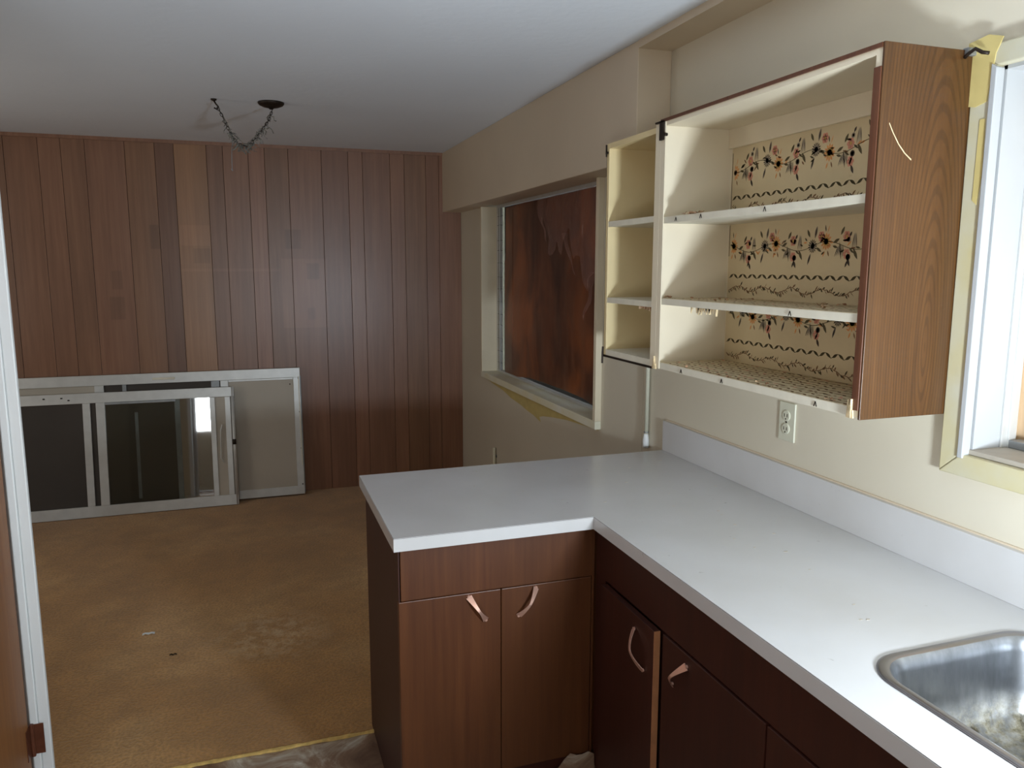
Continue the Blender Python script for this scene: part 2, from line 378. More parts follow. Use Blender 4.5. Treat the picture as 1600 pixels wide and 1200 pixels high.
# ------------------------------------------------------------------ window in the dining area
X0, X1 = -.03, .10
w1 = sempty('window_1', (0, 1.53, .873), 'dining window with a painted box frame, partly boarded over with brown hardboard', 'window')
T = .022
bx('sill', (X0, X1+.03, W1[0], W1[1], .873, .913), M_['yellow'], w1, bevel=.003)
bx('jamb', (X0, X1+.03, W1[1]-T, W1[1], .913, 2.018), M_['trim_cream'], w1, bevel=.002)
bx('jamb', (X0, X1+.03, W1[0], W1[0]+.028, .913, 2.018), M_['trim_cream'], w1, bevel=.002)
bx('head', (0, X1+.03, W1[0], W1[1], 2.03, 2.05), M_['bulk'], w1)
# sash
fr = w1
for nm, d in (('sash_stile', (.078, .108, 2.395, 2.44, .913, 2.03)), ('sash_stile', (.078, .108, .628, .66, .913, 2.03)),
              ('sash_rail', (.078, .108, .66, 2.395, .913, .926)), ('sash_rail', (.078, .108, .66, 2.395, 2.012, 2.03)),
              ('sash_stile', (.072, .082, 2.352, 2.362, .926, 2.012))):
    bx(nm, d, M_['alu'], fr, bevel=.002)
bx('glass_pane', (.110, .114, .64, 2.42, .92, 2.02), M_['glass'], w1)
bx('outer_strip', (.117, .13, 2.302, 2.42, .92, 2.02), M_['yellow'], w1)
bm = bmesh.new()
for k in range(13):
    z = .98+.082*k+random.uniform(-.012, .012)
    a = random.uniform(-.006, .006)
    tube(bm, [(.0755, 2.30, z), (.0755, 2.35, z+a), (.0755, 2.41, z+a*.5)], .0013, 5)
tube(bm, [(.0755, 2.345, .93), (.0755, 2.343, 1.5), (.0755, 2.346, 2.01)], .0013, 5)
tube(bm, [(.0755, 2.385, .93), (.0755, 2.383, 1.5), (.0755, 2.386, 2.01)], .0012, 5)
obj('leading', bm, M_['black'], w1)
# hardboard: ragged left and lower edges leave slits of daylight
pts = [(.662, .930), (.80, .928), (.90, .940), (1.0, .952), (1.2, .956), (1.4, .956), (1.6, .953), (1.8, .948), (1.95, .934), (2.05, .924), (2.285, .924)]
z = .96
while z < 1.62: pts.append((2.292+random.uniform(-.003, .003), z)); z += .04
pts.append((2.290, 1.66))
while z < 1.99: pts.append((2.268+random.uniform(-.004, .003), z+.04)); z += .05
pts += [(2.262, 2.0), (1.9, 2.008), (1.2, 2.004), (.662, 2.008)]
bm = bmesh.new(); prism(bm, pts, 'X', .086, .091)
o = obj('hardboard_sheet', bm, M_['hard']); tag(o, 'glossy reddish brown hardboard sheet covering the dining window', 'board')
bx('seam_strip', (.0845, .086, 2.125, 2.130, .96, 1.98), M_['hard'], o)
# crumpled plastic
bm = bmesh.new(); G = {}
ny, nz = 40, 30
def crumple(y, z): return .076-.007*abs(math.sin(23*y+9*z))-.006*math.sin(31*z-17*y)-random.uniform(0, .003)
for i in range(ny+1):
    for j in range(nz+1):
        u, v = i/ny, j/nz
        y = .67+.95*u; zb = 1.52+.34*u+.07*math.sin(13*u+1)+.05*math.sin(37*u)+random.uniform(-.015, .015)*(j == 0); zz = zb+(2.005-zb)*v
        G[i, j] = bm.verts.new((min(crumple(y, zz), .0835), y, zz))
for i in range(ny):
    for j in range(nz): bm.faces.new((G[i,j], G[i+1,j], G[i+1,j+1], G[i,j+1]))
def shred(y0_, z0_, y1_, z1_, w_):
    n_ = 14; pr = None
    for i in range(n_+1):
        t = i/n_; y = y0_+(y1_-y0_)*t+.008*math.sin(9*t); z = z0_+(z1_-z0_)*t; ww = w_*(1-t)**.7+.002
        q = [bm.verts.new((min(crumple(y+a*ww, z)-.004*abs(a), .083), y+a*ww, z)) for a in (-1, 0, 1)]
        if pr:
            for k in range(2): bm.faces.new((pr[k], pr[k+1], q[k+1], q[k]))
        pr = q
shred(1.22, 1.80, 1.08, 1.58, .03); shred(.84, 1.6, .96, 1.36, .05); shred(1.55, 1.9, 1.5, 1.76, .02)
o = obj('plastic_sheet', bm, M_['plastic'], smooth=True); tag(o, 'torn crumpled clear plastic sheet over the top of the hardboard', 'plastic sheet')
bm = bmesh.new(); prism(bm, [(.70, 1.70), (.735, 1.715), (.75, 1.76), (.735, 1.80), (.71, 1.80), (.695, 1.75)], 'X', .0665, .0685)
o = obj('cardboard_scrap', bm, M_['paper_w']); tag(o, 'small pale scrap stuck at the right edge of the dining window', 'scrap')
# old paint smear below the sill
pts = [(2.44, .872), (2.40, .86), (2.25, .848), (2.05, .835), (1.9, .812), (1.72, .80), (1.6, .785), (1.5, .778), (1.42, .765), (1.38, .76), (1.4, .785), (1.34, .80), (1.2, .82), (1.0, .842), (.8, .855), (.62, .864), (.62, .872)]
bm = bmesh.new(); prism(bm, pts, 'X', -.0012, 0)
obj('paint_smear', bm, M_['yellow_strong'], wr)

# ------------------------------------------------------------------ kitchen window
w2 = sempty('window_2', (0, -1.87, 1.16), 'kitchen window with white and yellowed casing at the right edge', 'window')
y0, y1, z0, z1 = W2
bm = bmesh.new()
prism(bm, [(-1.275, 2.088), (-1.275, 1.157), (-1.33, 1.207), (-1.335, 2.045)], 'X', -.020, 0)
obj('side_casing', bm, M_['yellow_w'], w2, bevel=.003)
bm = bmesh.new(); prism(bm, [(-1.325, 1.2), (-1.325, 2.05), (-1.339, 2.04), (-1.339, 1.2)], 'X', -.026, -.002)
obj('casing_bead', bm, M_['white_w'], w2, bevel=.002)
bm = bmesh.new(); prism(bm, [(-1.275, 1.157), (-2.48, 1.157), (-2.42, 1.207), (-1.33, 1.207)], 'X', -.022, 0)
obj('bottom_casing', bm, M_['yellow_w'], w2, bevel=.003)
bm = bmesh.new(); prism(bm, [(-1.275, 2.090), (-1.335, 2.045), (-2.42, 2.045), (-2.48, 2.090)], 'X', -.020, 0)
obj('head_casing', bm, M_['yellow_w'], w2, bevel=.003)
bm = bmesh.new(); prism(bm, [(-2.48, 2.088), (-2.48, 1.157), (-2.42, 1.207), (-2.42, 2.045)], 'X', -.020, 0)
obj('side_casing', bm, M_['white_w'], w2, bevel=.003)
bx('jamb', (.0, .125, y1-.008, y1, z0, z1), M_['white_w'], w2)
bx('jamb', (.0, .125, y0, y0+.008, z0, z1), M_['white_w'], w2)
bx('head', (.0, .125, y0, y1, z1-.008, z1), M_['white_w'], w2)
bx('sill', (-.006, .125, y0, y1, z0, z0+.012), M_['sill_w'], w2, bevel=.002)
for d in ((.078, .096, y1-.013, y1-.008, z0+.012, z1-.008), (.096, .118, y1-.017, y1-.008, z0+.012, z1-.008), (.095, .128, -1.745, -1.705, z0+.03, z1-.026)):
    bx('sash_stile', d, M_['alu'], w2, bevel=.001)
bx('sash_rail', (.095, .128, y0+.008, y1-.017, z0+.012, z0+.03), M_['alu_d'], w2, bevel=.002)
bx('sash_rail', (.095, .128, y0+.008, y1-.017, z1-.026, z1-.008), M_['alu_d'], w2, bevel=.002)
bx('sash_stile', (.095, .128, y0+.008, y0+.036, z0+.03, z1-.026), M_['alu'], w2, bevel=.002)
bx('glass_pane', (.110, .113, y0+.036, -1.745, z0+.03, z1-.026), M_['glass'], w2)
o = bx('plywood_board', (.1405, .155, -1.735, -1.20, 1.0, 2.2), M_['ply']); tag(o, 'light plywood board behind the kitchen window', 'board')
# yellow paint patches and hook on the casing corner
bm = bmesh.new(); prism(bm, [(-1.262, 2.105), (-1.31, 2.112), (-1.345, 2.10), (-1.33, 2.07), (-1.318, 1.975), (-1.29, 1.968), (-1.270, 1.972)], 'X', -.0218, -.0200)
obj('paint_patch', bm, M_['yellow_strong'], w2)
bm = bmesh.new(); prism(bm, [(-1.305, 1.94), (-1.318, 1.94), (-1.322, 1.83), (-1.314, 1.76), (-1.303, 1.77)], 'X', -.0215, -.0200)
obj('paint_patch', bm, M_['yellow_strong'], w2)
hk = thing('curtain_rod_bracket', 'small rusty bracket at the top corner of the kitchen window casing', 'bracket', (-.03, -1.28, 2.075))
bm = bmesh.new(); box(bm, -.045, -.02, -1.283, -1.268, 2.076, 2.092); obj('plate', bm, M_['alu_d'], hk, bevel=.002)
bm = bmesh.new(); tube(bm, [(-.045, -1.276, 2.072), (-.05, -1.288, 2.076), (-.045, -1.30, 2.084), (-.04, -1.313, 2.074), (-.035, -1.325, 2.070)], .004, 8); obj('hook', bm, M_['dark'], hk, smooth=True)

# window assumed behind the camera; the low area light floats well in front of it
w3 = sempty('window_3', (-.46, YN, .9), 'small window in the wall behind the camera', 'window')
for d in ((-.74, -.70, YN-.02, YN+.015, .88, 1.56), (-.22, -.18, YN-.02, YN+.015, .88, 1.56), (-.70, -.22, YN-.02, YN+.015, .88, .915), (-.70, -.22, YN-.02, YN+.015, 1.525, 1.56)):
    bx('casing', d, M_['white'], w3)

# ------------------------------------------------------------------ countertop
XE, YE = -.617, -.665
sx0, sx1, sy0, sy1 = -.515, -.075, -2.14, -1.572
def rrect(x0, x1, y0, y1, r, n=10, sq=1):
    pts = []
    for cx, cy, a0 in ((x1-r, y1-r, 0), (x0+r, y1-r, 90), (x0+r, y0+r, 180), (x1-r, y0+r, 270)):
        for k in range(n+1):
            a = math.radians(a0+90*k/n); pts.append((cx+r*math.cos(a), cy+r*math.sin(a)))
    return pts
ct = thing('countertop', 'white laminate L shaped countertop with chipped specks and low backsplash', 'countertop', (-.6, -.33, .877))
outer = [(-1.1964, 0), (0, 0), (0, YN), (XE, YN), (XE, YE), (-1.1964, YE)]
hole = rrect(sx0+.012, sx1-.012, sy0+.012, sy1-.012, .085)
def slab(z0, z1, out, hol):
    bm = bmesh.new()
    tri = tessellate_polygon([[Vector((p[0], p[1], 0)) for p in out], [Vector((p[0], p[1], 0)) for p in hol]])
    allp = out+hol
    A = [bm.verts.new((p[0], p[1], z0)) for p in allp]; B = [bm.verts.new((p[0], p[1], z1)) for p in allp]
    for t in tri:
        bm.faces.new([A[i] for i in t]); bm.faces.new([B[i] for i in reversed(t)])
    for s, n in ((0, len(out)), (len(out), len(hol))):
        for i in range(n):
            a, b = s+i, s+(i+1)%n; bm.faces.new((A[a], A[b], B[b], B[a]))
    return bm
obj('top', slab(.877, .9122, outer, hole), M_['lam'], ct)
e = .0006
outer2 = [(-1.1964+e, 0-e), (0, 0-e), (0, YN), (XE+e, YN), (XE+e, YE+e), (-1.1964+e, YE+e)]
outer3 = [(p[0]+(.0009 if p[0] < -.1 else 0), p[1]+(.0009 if p[1] < -.1 and p[1] > -2 else (-.0009 if p[1] > -.1 else 0))) for p in outer]
obj('edge_seam', slab(.9122, .9129, outer3, hole), M_['black'], ct)
obj('laminate_sheet', slab(.9129, .9140, outer3, hole), M_['lam'], ct)
bx('backsplash', (-.018, 0, YN, .0, .914, 1.0317), M_['lam'], ct, bevel=.0015)
bx('caulk_line', (-.005, 0, YN, .0, 1.0317, 1.036), M_['bulk'], ct)
bm = bmesh.new()
for i in range(26):
    x, y = random.choice([(random.uniform(-.95, -.1), random.uniform(-.6, -.05)), (random.uniform(-.55, -.08), random.uniform(-1.5, -.1))])
    s = random.uniform(.0015, .004); a = random.uniform(0, 3)
    prism(bm, [(x+s*1.8*math.cos(a+t), y+s*math.sin(a+t)) for t in (0, 1.3, 2.6, 4, 5.2)], 'Z', .9140, .9147)
obj('chips', bm, M_['frost'], ct)['kind'] = 'stuff'

# ------------------------------------------------------------------ sink
sk = thing('sink', 'stainless steel kitchen sink with limescale and dirt, set into the countertop', 'sink', (-.295, -1.856, .9155))
def loops(bm, rings):
    R = [[bm.verts.new(p) for p in r] for r in rings]
    for A, B in zip(R, R[1:]):
        n = len(A)
        for k in range(n): bm.faces.new((A[k], A[(k+1)%n], B[(k+1)%n], B[k]))
    return R
def rr3(d, z, r): return [(x, y, z) for x, y in rrect(sx0+d, sx1-d, sy0+d, sy1-d, r, 12)]
bm = bmesh.new()
loops(bm, [rr3(.004, .9142, .088), rr3(0, .9160, .09), rr3(.004, .9185, .088), rr3(.013, .9190, .082), rr3(.019, .9165, .078)])
obj('rim', bm, M_['rim'], sk, smooth=True)
bm = bmesh.new()
R = loops(bm, [rr3(.019, .9165, .078), rr3(.024, .908, .076), rr3(.028, .89, .075), rr3(.036, .82, .075), rr3(.045, .775, .075), rr3(.06, .755, .07), rr3(.085, .748, .06), rr3(.13, .745, .05)])
bm.faces.new(R[-1])
obj('basin', bm, M_['steel'], sk, smooth=True)
bm = bmesh.new(); lathe(bm, [(.045, .7455), (.043, .749), (.03, .7485), (.028, .7462), (.001, .7462)], (-.295, -1.86, 0)); obj('drain', bm, M_['rim'], sk, smooth=True)
bm = bmesh.new()
for i in range(420):
    t = random.random()
    x = random.uniform(-.47, -.16); y = random.uniform(-2.02, -1.70)
    if random.random() < .7: x = random.gauss(-.41, .035); y = random.gauss(-1.80, .06)
    x = min(max(x, -.455), -.14); y = min(max(y, -2.05), -1.665)
    d = max(0, (-.39-x), (y+1.70)); z = .7465+d*.12+ (max(0, -.42-x))*.5
    s = random.uniform(.002, .006); a = random.uniform(0, 6)
    prism(bm, [(x+s*math.cos(a+q)*random.uniform(.5, 1), y+s*math.sin(a+q)*random.uniform(.5, 1)) for q in (0, 1.5, 3, 4.6)], 'Z', z-.001, z+random.uniform(.001, .004))
o = obj('grime', bm, [plain('dark_grime', srgb(88, 78, 50), .9, .5, 60, c2=srgb(170, 160, 134))], sk); o['kind'] = 'stuff'

# ------------------------------------------------------------------ litter on the carpet
for k, (x, y, q, lab) in enumerate(((-2.02, .98, .016, 'white paper scrap lying on the carpet, the larger one'), (-1.90, .74, .009, 'tiny dark brown scrap lying on the carpet'))):
    bm = bmesh.new(); vs = []
    for i in range(5):
        for sg in (-1, 1): vs.append(bm.verts.new((x+(i-2)*q*.8, y+sg*q*.45+random.uniform(-.2, .2)*q, .002+.004*(i % 2)+.002*(sg > 0))))
    for i in range(4): bm.faces.new((vs[2*i], vs[2*i+1], vs[2*i+3], vs[2*i+2]))
    o = obj('paper_scrap', bm, M_['white'] if k == 0 else M_['dark']); tag(o, lab, 'scrap')

# ------------------------------------------------------------------ base cabinets
def handle(parent, p0, p1, nrm, name='handle'):
    """bowed copper strap pull from p0 (upper end) to p1, standing off along nrm"""
    p0, p1, nrm = Vector(p0), Vector(p1), Vector(nrm); d = (p1-p0); side = d.normalized().cross(nrm).normalized()
    bm = bmesh.new(); n = 16; prev = None
    for i in range(n+1):
        t = i/n; h = .003+.024*(1-abs(2*t-1)**1.6); wd = .0036+.0056*abs(2*t-1)**1.5; th = .0014
        c = p0+d*t+nrm*h
        q = [bm.verts.new(c+side*wd*a+nrm*th*b) for a, b in ((-1, -1), (1, -1), (1, 1), (-1, 1))]
        if prev:
            for k in range(4): bm.faces.new((prev[k], prev[(k+1)%4], q[(k+1)%4], q[k]))
        else: bm.faces.new(q[::-1])
        prev = q
    bm.faces.new(prev)
    for c in (p0, p1):
        tube(bm, [c, c+nrm*.005], .0045, 8)
    return obj(name, bm, M_['copper'], parent)
YD = -.635
pc = thing('peninsula_cabinet', 'brown wooden peninsula base cabinet with two doors, facing the kitchen', 'cabinet', (-.9, -.33, 0))
bx('body', (-1.177, -.577, -.615, -.03, .115, .877), M_['wood_cab'], pc)
bx('toe_kick', (-1.15, -.60, -.56, -.05, 0, .115), M_['wood_shaded'], pc)
bx('side_panel', (-1.180, -1.177, -.633, -.03, .0, .877), M_['wood_shaded'], pc)  # dark tone stands in for the shade on this end
bx('false_drawer_front', (-1.174, -.602, YD+.002, -.615, .722, .877), M_['wood_cab'], pc, bevel=.0015)
d1_ = bx('door', (-1.181, -.8885, YD, -.615, .155, .7205), M_['wood_cab'], pc, bevel=.002)
d2_ = bx('door', (-.8865, -.607, YD, -.615, .155, .7205), M_['wood_cab'], pc, bevel=.002)
bx('corner_stile', (-.605, -.5975, YD+.001, -.615, .115, .877), M_['wood_cab'], pc)
bx('bottom_rail', (-1.174, -.602, YD+.004, -.615, .115, .153), M_['wood_shaded'], pc)
handle(d1_, (-.984, YD, .712), (-.934, YD, .636), (0, -1, 0))
handle(d2_, (-.783, YD, .712), (-.836, YD, .634), (0, -1, 0))

XD = -.597
bc = thing('base_cabinet', 'shade-darkened brown base cabinet run under the sink counter with one door standing proud', 'cabinet', (-.3, -1.7, 0))
bx('body', (-.577, -.005, YN+.01, -.617, .115, .740), M_['wood_shaded'], bc)
bx('toe_kick', (-.53, -.02, YN+.01, -.60, 0, .115), M_['wood_shaded'], bc)
bx('face_rail', (-.593, -.577, YN+.01, -.637, .732, .877), M_['wood_shaded'], bc, bevel=.001)
bx('face_stile', (-.592, -.577, -.70, -.637, .115, .732), M_['wood_shaded'], bc)
bx('bottom_rail', (-.592, -.577, YN+.01, -.70, .115, .15), M_['wood_shaded'], bc)
da = bx('door', (-.612, -.594, -1.017, -.715, .14, .728), M_['wood_shaded'], bc, bevel=.001)
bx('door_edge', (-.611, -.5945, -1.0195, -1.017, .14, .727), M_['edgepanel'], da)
db = bx('door', (XD, -.579, -1.44, -1.036, .14, .728), M_['wood_shaded'], bc, bevel=.002)
dc = bx('door', (XD, -.579, -1.86, -1.446, .14, .728), M_['wood_shaded'], bc, bevel=.002)
dd = bx('door', (XD, -.579, -2.28, -1.866, .14, .728), M_['wood_shaded'], bc, bevel=.002)
handle(da, (-.612, -.918, .690), (-.612, -.970, .600), (-1, 0, 0))
handle(db, (XD, -1.150, .700), (XD, -1.090, .625), (-1, 0, 0))
handle(dc, (XD, -1.76, .700), (XD, -1.82, .625), (-1, 0, 0))
handle(dd, (XD, -1.98, .700), (XD, -1.92, .625), (-1, 0, 0))

# torn flap of vinyl curling up in front of the peninsula
bm = bmesh.new(); G = {}; nx, ny = 22, 10
for i in range(nx+1):
    for j in range(ny+1):
        u, v = i/nx, j/ny
        top = .09+.075*u+.012*math.sin(17*u)+.008*math.sin(41*u)
        x = -1.02+.425*u; y = -.80+.155*(1-(1-v)**2); z = -.002+top*v**2+.004*math.sin(9*u+6*v)*v
        for dz in (0, 1): G[i, j, dz] = bm.verts.new((x, y-.004*dz, z+.003*dz))
for i in range(nx):
    for j in range(ny):
        bm.faces.new((G[i,j,0], G[i+1,j,0], G[i+1,j+1,0], G[i,j+1,0])); bm.faces.new((G[i,j,1], G[i,j+1,1], G[i+1,j+1,1], G[i+1,j,1]))
for i in range(nx):
    for j in (0, ny): bm.faces.new((G[i,j,0], G[i+1,j,0], G[i+1,j,1], G[i,j,1]))
for j in range(ny):
    for i in (0, nx): bm.faces.new((G[i,j,0], G[i,j+1,0], G[i,j+1,1], G[i,j,1]))
o = obj('vinyl_scrap', bm, M_['lino'], smooth=False); tag(o, 'torn piece of brown vinyl flooring curling up against the peninsula doors', 'flooring scrap')

# ------------------------------------------------------------------ wall cabinets
XC = -.258; XB = -.004
def leaf(bm, s, z, ang, L, Wd, mat, P, n=5):
    a = math.radians(ang); ca, sa = math.cos(a), math.sin(a)
    pts = [(-L/2, 0)] + [(-L/2+L*t/(n), Wd/2*math.sin(math.pi*t/n)) for t in range(1, n)] + [(L/2, 0)] + [(L/2-L*t/n, -Wd/2*math.sin(math.pi*t/n)) for t in range(1, n)]
    f = bm.faces.new([bm.verts.new(P(s+x*ca-y*sa, z+x*sa+y*ca)) for x, y in pts]); f.material_index = PK.index(mat)
def line(bm, pts, wd, mat, P):
    for (a, b), (c, d) in zip(pts, pts[1:]):
        L = math.hypot(c-a, d-b) or 1e-6; nx_, ny_ = -(d-b)/L*wd/2, (c-a)/L*wd/2
        f = bm.faces.new([bm.verts.new(P(*q)) for q in ((a+nx_, b+ny_), (c+nx_, d+ny_), (c-nx_, d-ny_), (a-nx_, b-ny_))]); f.material_index = PK.index(mat)
def disc(bm, s, z, r, mat, P, n=12, e=1.0):
    f = bm.faces.new([bm.verts.new(P(s+r*math.cos(2*math.pi*k/n)*e, z+r*math.sin(2*math.pi*k/n))) for k in range(n)]); f.material_index = PK.index(mat)
def chain_band(bm, s0, s1, z, P, per=.050, sc=1.0, mat='dk'):
    s = s0; w = per/2
    while s+per < s1+1e-4:
        line(bm, [(s, z-.006*sc), (s+w*.3, z-.002), (s+w*.8, z+.006*sc), (s+w, z+.007*sc)], .0016, mat, P)
        line(bm, [(s+w, z+.007*sc), (s+w*1.3, z+.004*sc), (s+w*1.8, z-.006*sc), (s+per, z-.006*sc)], .0016, mat, P)
        leaf(bm, s+w*.55, z+.001, 30, w*1.0, .0085, mat, P); leaf(bm, s+w*1.5, z+.001, -30, w*1.0, .0085, mat, P)
        s += per
def vine_band(bm, s0, s1, z, P, zt=None, seed=1):
    r = random.Random(seed); s = s0; pts = []
    while s < s1: pts.append((s, z+.008*math.sin(s*48+seed)+r.uniform(-.002, .002))); s += .008
    line(bm, pts, .0022, 'br', P)
    for (s, zz) in pts[::1]:
        up_ = r.choice((1, -1)); L = r.uniform(.010, .019)
        a = r.uniform(25, 65)*up_
        cz = zz+math.sin(math.radians(a))*L*.5
        if zt is not None and cz-.004 < zt: continue
        leaf(bm, s+math.cos(math.radians(a))*L*.5, cz, a, L, r.choice((.0022, .0045, .0055)), r.choice(('dk', 'br', 'br', 'dk')), P)
def floral_band(bm, s0, s1, z0, z1, P, phase=0, cut=None, seed=1):
    r = random.Random(seed); H = z1-z0; s = s0+phase; k = seed
    ok = lambda s_, z_, m: s0+m < s_ < s1-m and (cut is None or z_+m < cut) 
    zc = (z0+z1)/2
    def L(s_, z_, a, l, w_, m):
        if ok(s_, z_, l*.5): leaf(bm, s_, z_, a, l, w_, m, P)
    def D(s_, z_, q, m):
        if ok(s_, z_, q): disc(bm, s_, z_, q, m, P)
    # stem
    st = []; q = s0+.006
    while q < s1-.006: st.append((q, zc+.012*math.sin(q*27+seed))); q += .012
    if cut is None or zc+.02 < cut: line(bm, st, .0018, 'dk', P)
    while s < s1-.01:
        t = k % 4; y = zc+.012*math.sin(s*27+seed)
        if t == 0:   # sunflower
            for a in range(0, 360, 30): L(s+.015*math.cos(math.radians(a)), y+.017*math.sin(math.radians(a)), a, .015, .007, 'or')
            D(s, y, .0125, 'ye'); D(s, y, .009, 'br'); D(s, y, .0065, 'bg'); L(s, y, 90, .009, .003, 'bk')
            L(s-.004, y+.036, 100, .02, .004, 'bk'); L(s+.008, y+.034, 70, .022, .003, 'or'); L(s-.008, y-.034, 250, .018, .006, 'or'); L(s+.010, y-.033, 290, .018, .005, 'br')
        elif t == 1:  # wing leaf and pink flowers
            for q in range(-4, 5): L(s+q*.0032, y-.014-abs(q)*.001, 78+q*3, .034, .0022, 'gr' if q % 2 else 'bk')
            L(s+.002, y-.016, 100, .05, .004, 'bk')
            for a in range(0, 360, 60): D(s+.024+.008*math.cos(math.radians(a)), y+.02+.010*math.sin(math.radians(a)), .0058, 'pk')
            D(s+.024, y+.02, .0045, 'ye'); L(s+.008, y+.036, 60, .026, .009, 'dk'); L(s-.014, y+.010, 25, .026, .009, 'dk'); L(s-.018, y-.006, -15, .02, .007, 'dk')
            for a in range(0, 360, 60): D(s+.026+.008*math.cos(math.radians(a)), y-.026+.009*math.sin(math.radians(a)), .0055, 'pk')
            D(s+.026, y-.026, .004, 'bg'); L(s+.034, y-.047, -65, .026, .009, 'bk')
        elif t == 2:  # upright striped leaf, little bud
            for q in range(-2, 3): L(s+q*.003, y+.022, 88+q*4, .044, .0022, 'bk' if abs(q) == 2 else 'gr')
            L(s+.004, y-.012, -60, .034, .010, 'dk'); L(s-.010, y-.004, -35, .022, .006, 'dk')
            D(s-.022, y-.020, .0085, 'bk'); D(s-.022, y-.020, .0055, 'bg'); L(s-.027, y-.038, 65, .022, .0065, 'bk'); D(s-.022, y+.026, .007, 'gr'); D(s-.022, y+.026, .004, 'ye')
            L(s-.016, y+.040, 60, .016, .007, 'bk')
        else:  # dark thistle and leaves
            for a in range(0, 360, 24): L(s+.014*math.cos(math.radians(a)), y+.015*math.sin(math.radians(a)), a, .010, .004, 'bk')
            D(s, y, .012, 'gr'); D(s, y, .008, 'bg'); L(s, y, 80, .012, .003, 'bk'); L(s+.004, y, 80, .010, .002, 'bk')
            L(s-.018, y+.036, 118, .026, .009, 'dk'); L(s+.012, y+.038, 78, .036, .011, 'gr'); L(s+.012, y+.038, 78, .030, .004, 'bk')
            L(s-.012, y-.036, 70, .036, .009, 'gr'); L(s-.012, y-.036, 70, .030, .004, 'bk'); L(s+.026, y-.010, -30, .026, .008, 'dk')
            for a in range(0, 360, 60): D(s+.034+.008*math.cos(math.radians(a)), y+.026+.009*math.sin(math.radians(a)), .006, 'pk')
            D(s+.034, y+.026, .0045, 'ye')
        # filler sprigs
        for q in range(3):
            ss = s+r.uniform(-.02, .045); L(ss, zc+r.uniform(-.02, .02), r.uniform(-50, 50), r.uniform(.014, .022), .0055, r.choice(('dk', 'dk', 'br', 'or')))
        s += .054; k += 1
def cabinet_shell(root, yl, yr, zb, zt, sh, side_l, side_r, TH=.019, IN=None):
    IN = IN or M_['shelf']
    """open box; yl = far side (larger y), yr = near side"""
    bx('side_panel', (XC, XB, yl-TH, yl, zb, zt), side_l, root, bevel=.001)
    s = bx('side_panel', (XC, XB, yr, yr+TH, zb, zt), side_r, root, bevel=.001)
    bx('top_panel', (XC, XB, yr+TH, yl-TH, zt-.018, zt), IN, root)
    bx('bottom_panel', (XC, XB, yr+TH, yl-TH, zb, zb+.021), M_['shelf_edge'], root)
    bx('back_panel', (XB-.006, XB, yr+TH, yl-TH, zb+.021, zt-.018), IN, root)
    out = []
    for z in sh: out.append(bx('shelf', (XC+.001, XB-.006, yr+TH, yl-TH, z-.020, z), M_['shelf_edge'], root, bevel=.001))
    return s, out
# narrow unit
nc = thing('narrow_wall_cabinet', 'narrow doorless cream wall cabinet with two shelves, beside the dining window', 'cabinet', (-.13, -.16, 1.296))
cabinet_shell(nc, .043, -.355, 1.296, 2.068, [1.512, 1.790], M_['shelf_n'], M_['shelf_n'], IN=M_['shelf_n'])
bx('bottom_edge_strip', (XC-.002, XC+.012, -.335, .043, 1.288, 1.2959), M_['dark'], nc)
bx('dark_side_veneer', (XC, XB, .0432, .0448, 1.29, 2.03), M_['dark'], nc)
bx('face_stile', (XC-.003, XC, -.357, -.322, 1.296, 2.078), M_['shelf'], nc, bevel=.001)
bm = bmesh.new(); box(bm, XC-.006, XC-.001, .028, .0445, 2.032, 2.040); box(bm, XC-.006, XC-.001, .040, .0445, 2.036, 2.065); tube(bm, [(XC-.006, .036, 2.022), (XC-.006, .036, 2.036)], .003)
obj('hinge', bm, M_['dark'], nc)
bm = bmesh.new(); tube(bm, [(XC-.003, .047, 1.262), (XC-.003, .046, 1.30), (XC-.003, .043, 1.325)], .004); obj('hinge', bm, M_['dark'], nc)
bm = bmesh.new()
for i in range(5):
    y = -.30+.018*i; s = .005
    box(bm, XC+.004, XC+.016, y, y+s*random.uniform(.8, 1.6), 1.490-random.uniform(.004, .012), 1.4925)
obj('torn_glue', bm, M_['paper'], nc)['kind'] = 'stuff'

# wide unit
wc = thing('wide_wall_cabinet', 'wide doorless wall cabinet with oak end panel, cream shelves and floral wallpaper back', 'cabinet', (-.13, -.81, 1.294))
YL, YR = -.358, -1.268
sp, shv = cabinet_shell(wc, YL, YR, 1.294, 2.083, [1.524, 1.783], M_['shelf'], M_['shelf'])
bx('oak_end_panel', (XC-.002, XB, YR-.006, YR, 1.290, 2.088), M_['wood_oak'], wc, bevel=.001)
bx('end_panel_edging', (XC-.004, XC, YR-.001, YR+.0195, 1.31, 2.04), M_['wood_edge'], wc, bevel=.001)
bx('top_edging', (XC-.004, XC, YR, YL+.006, 2.078, 2.087), M_['wood_edge'], wc)
bx('face_stile', (XC-.003, XC, YL-.026, YL, 1.294, 2.078), M_['shelf'], wc, bevel=.001)
bx('hanging_rail', (XB-.020, XB-.006, YR+.019, YL-.019, 2.005, 2.065), M_['shelf'], wc, bevel=.001)
bm = bmesh.new()   # scratch
sc = [(-.236, 1.925), (-.225, 1.907), (-.208, 1.884), (-.19, 1.866), (-.17, 1.852)]
for (a, b), (c, d) in zip(sc, sc[1:]):
    prism(bm, [(a, b), (c, d), (c+.0005, d+.003), (a+.001, b+.002)], 'Y', YR-.0064, YR-.006)
obj('scratch', bm, M_['paper_w'], wc)
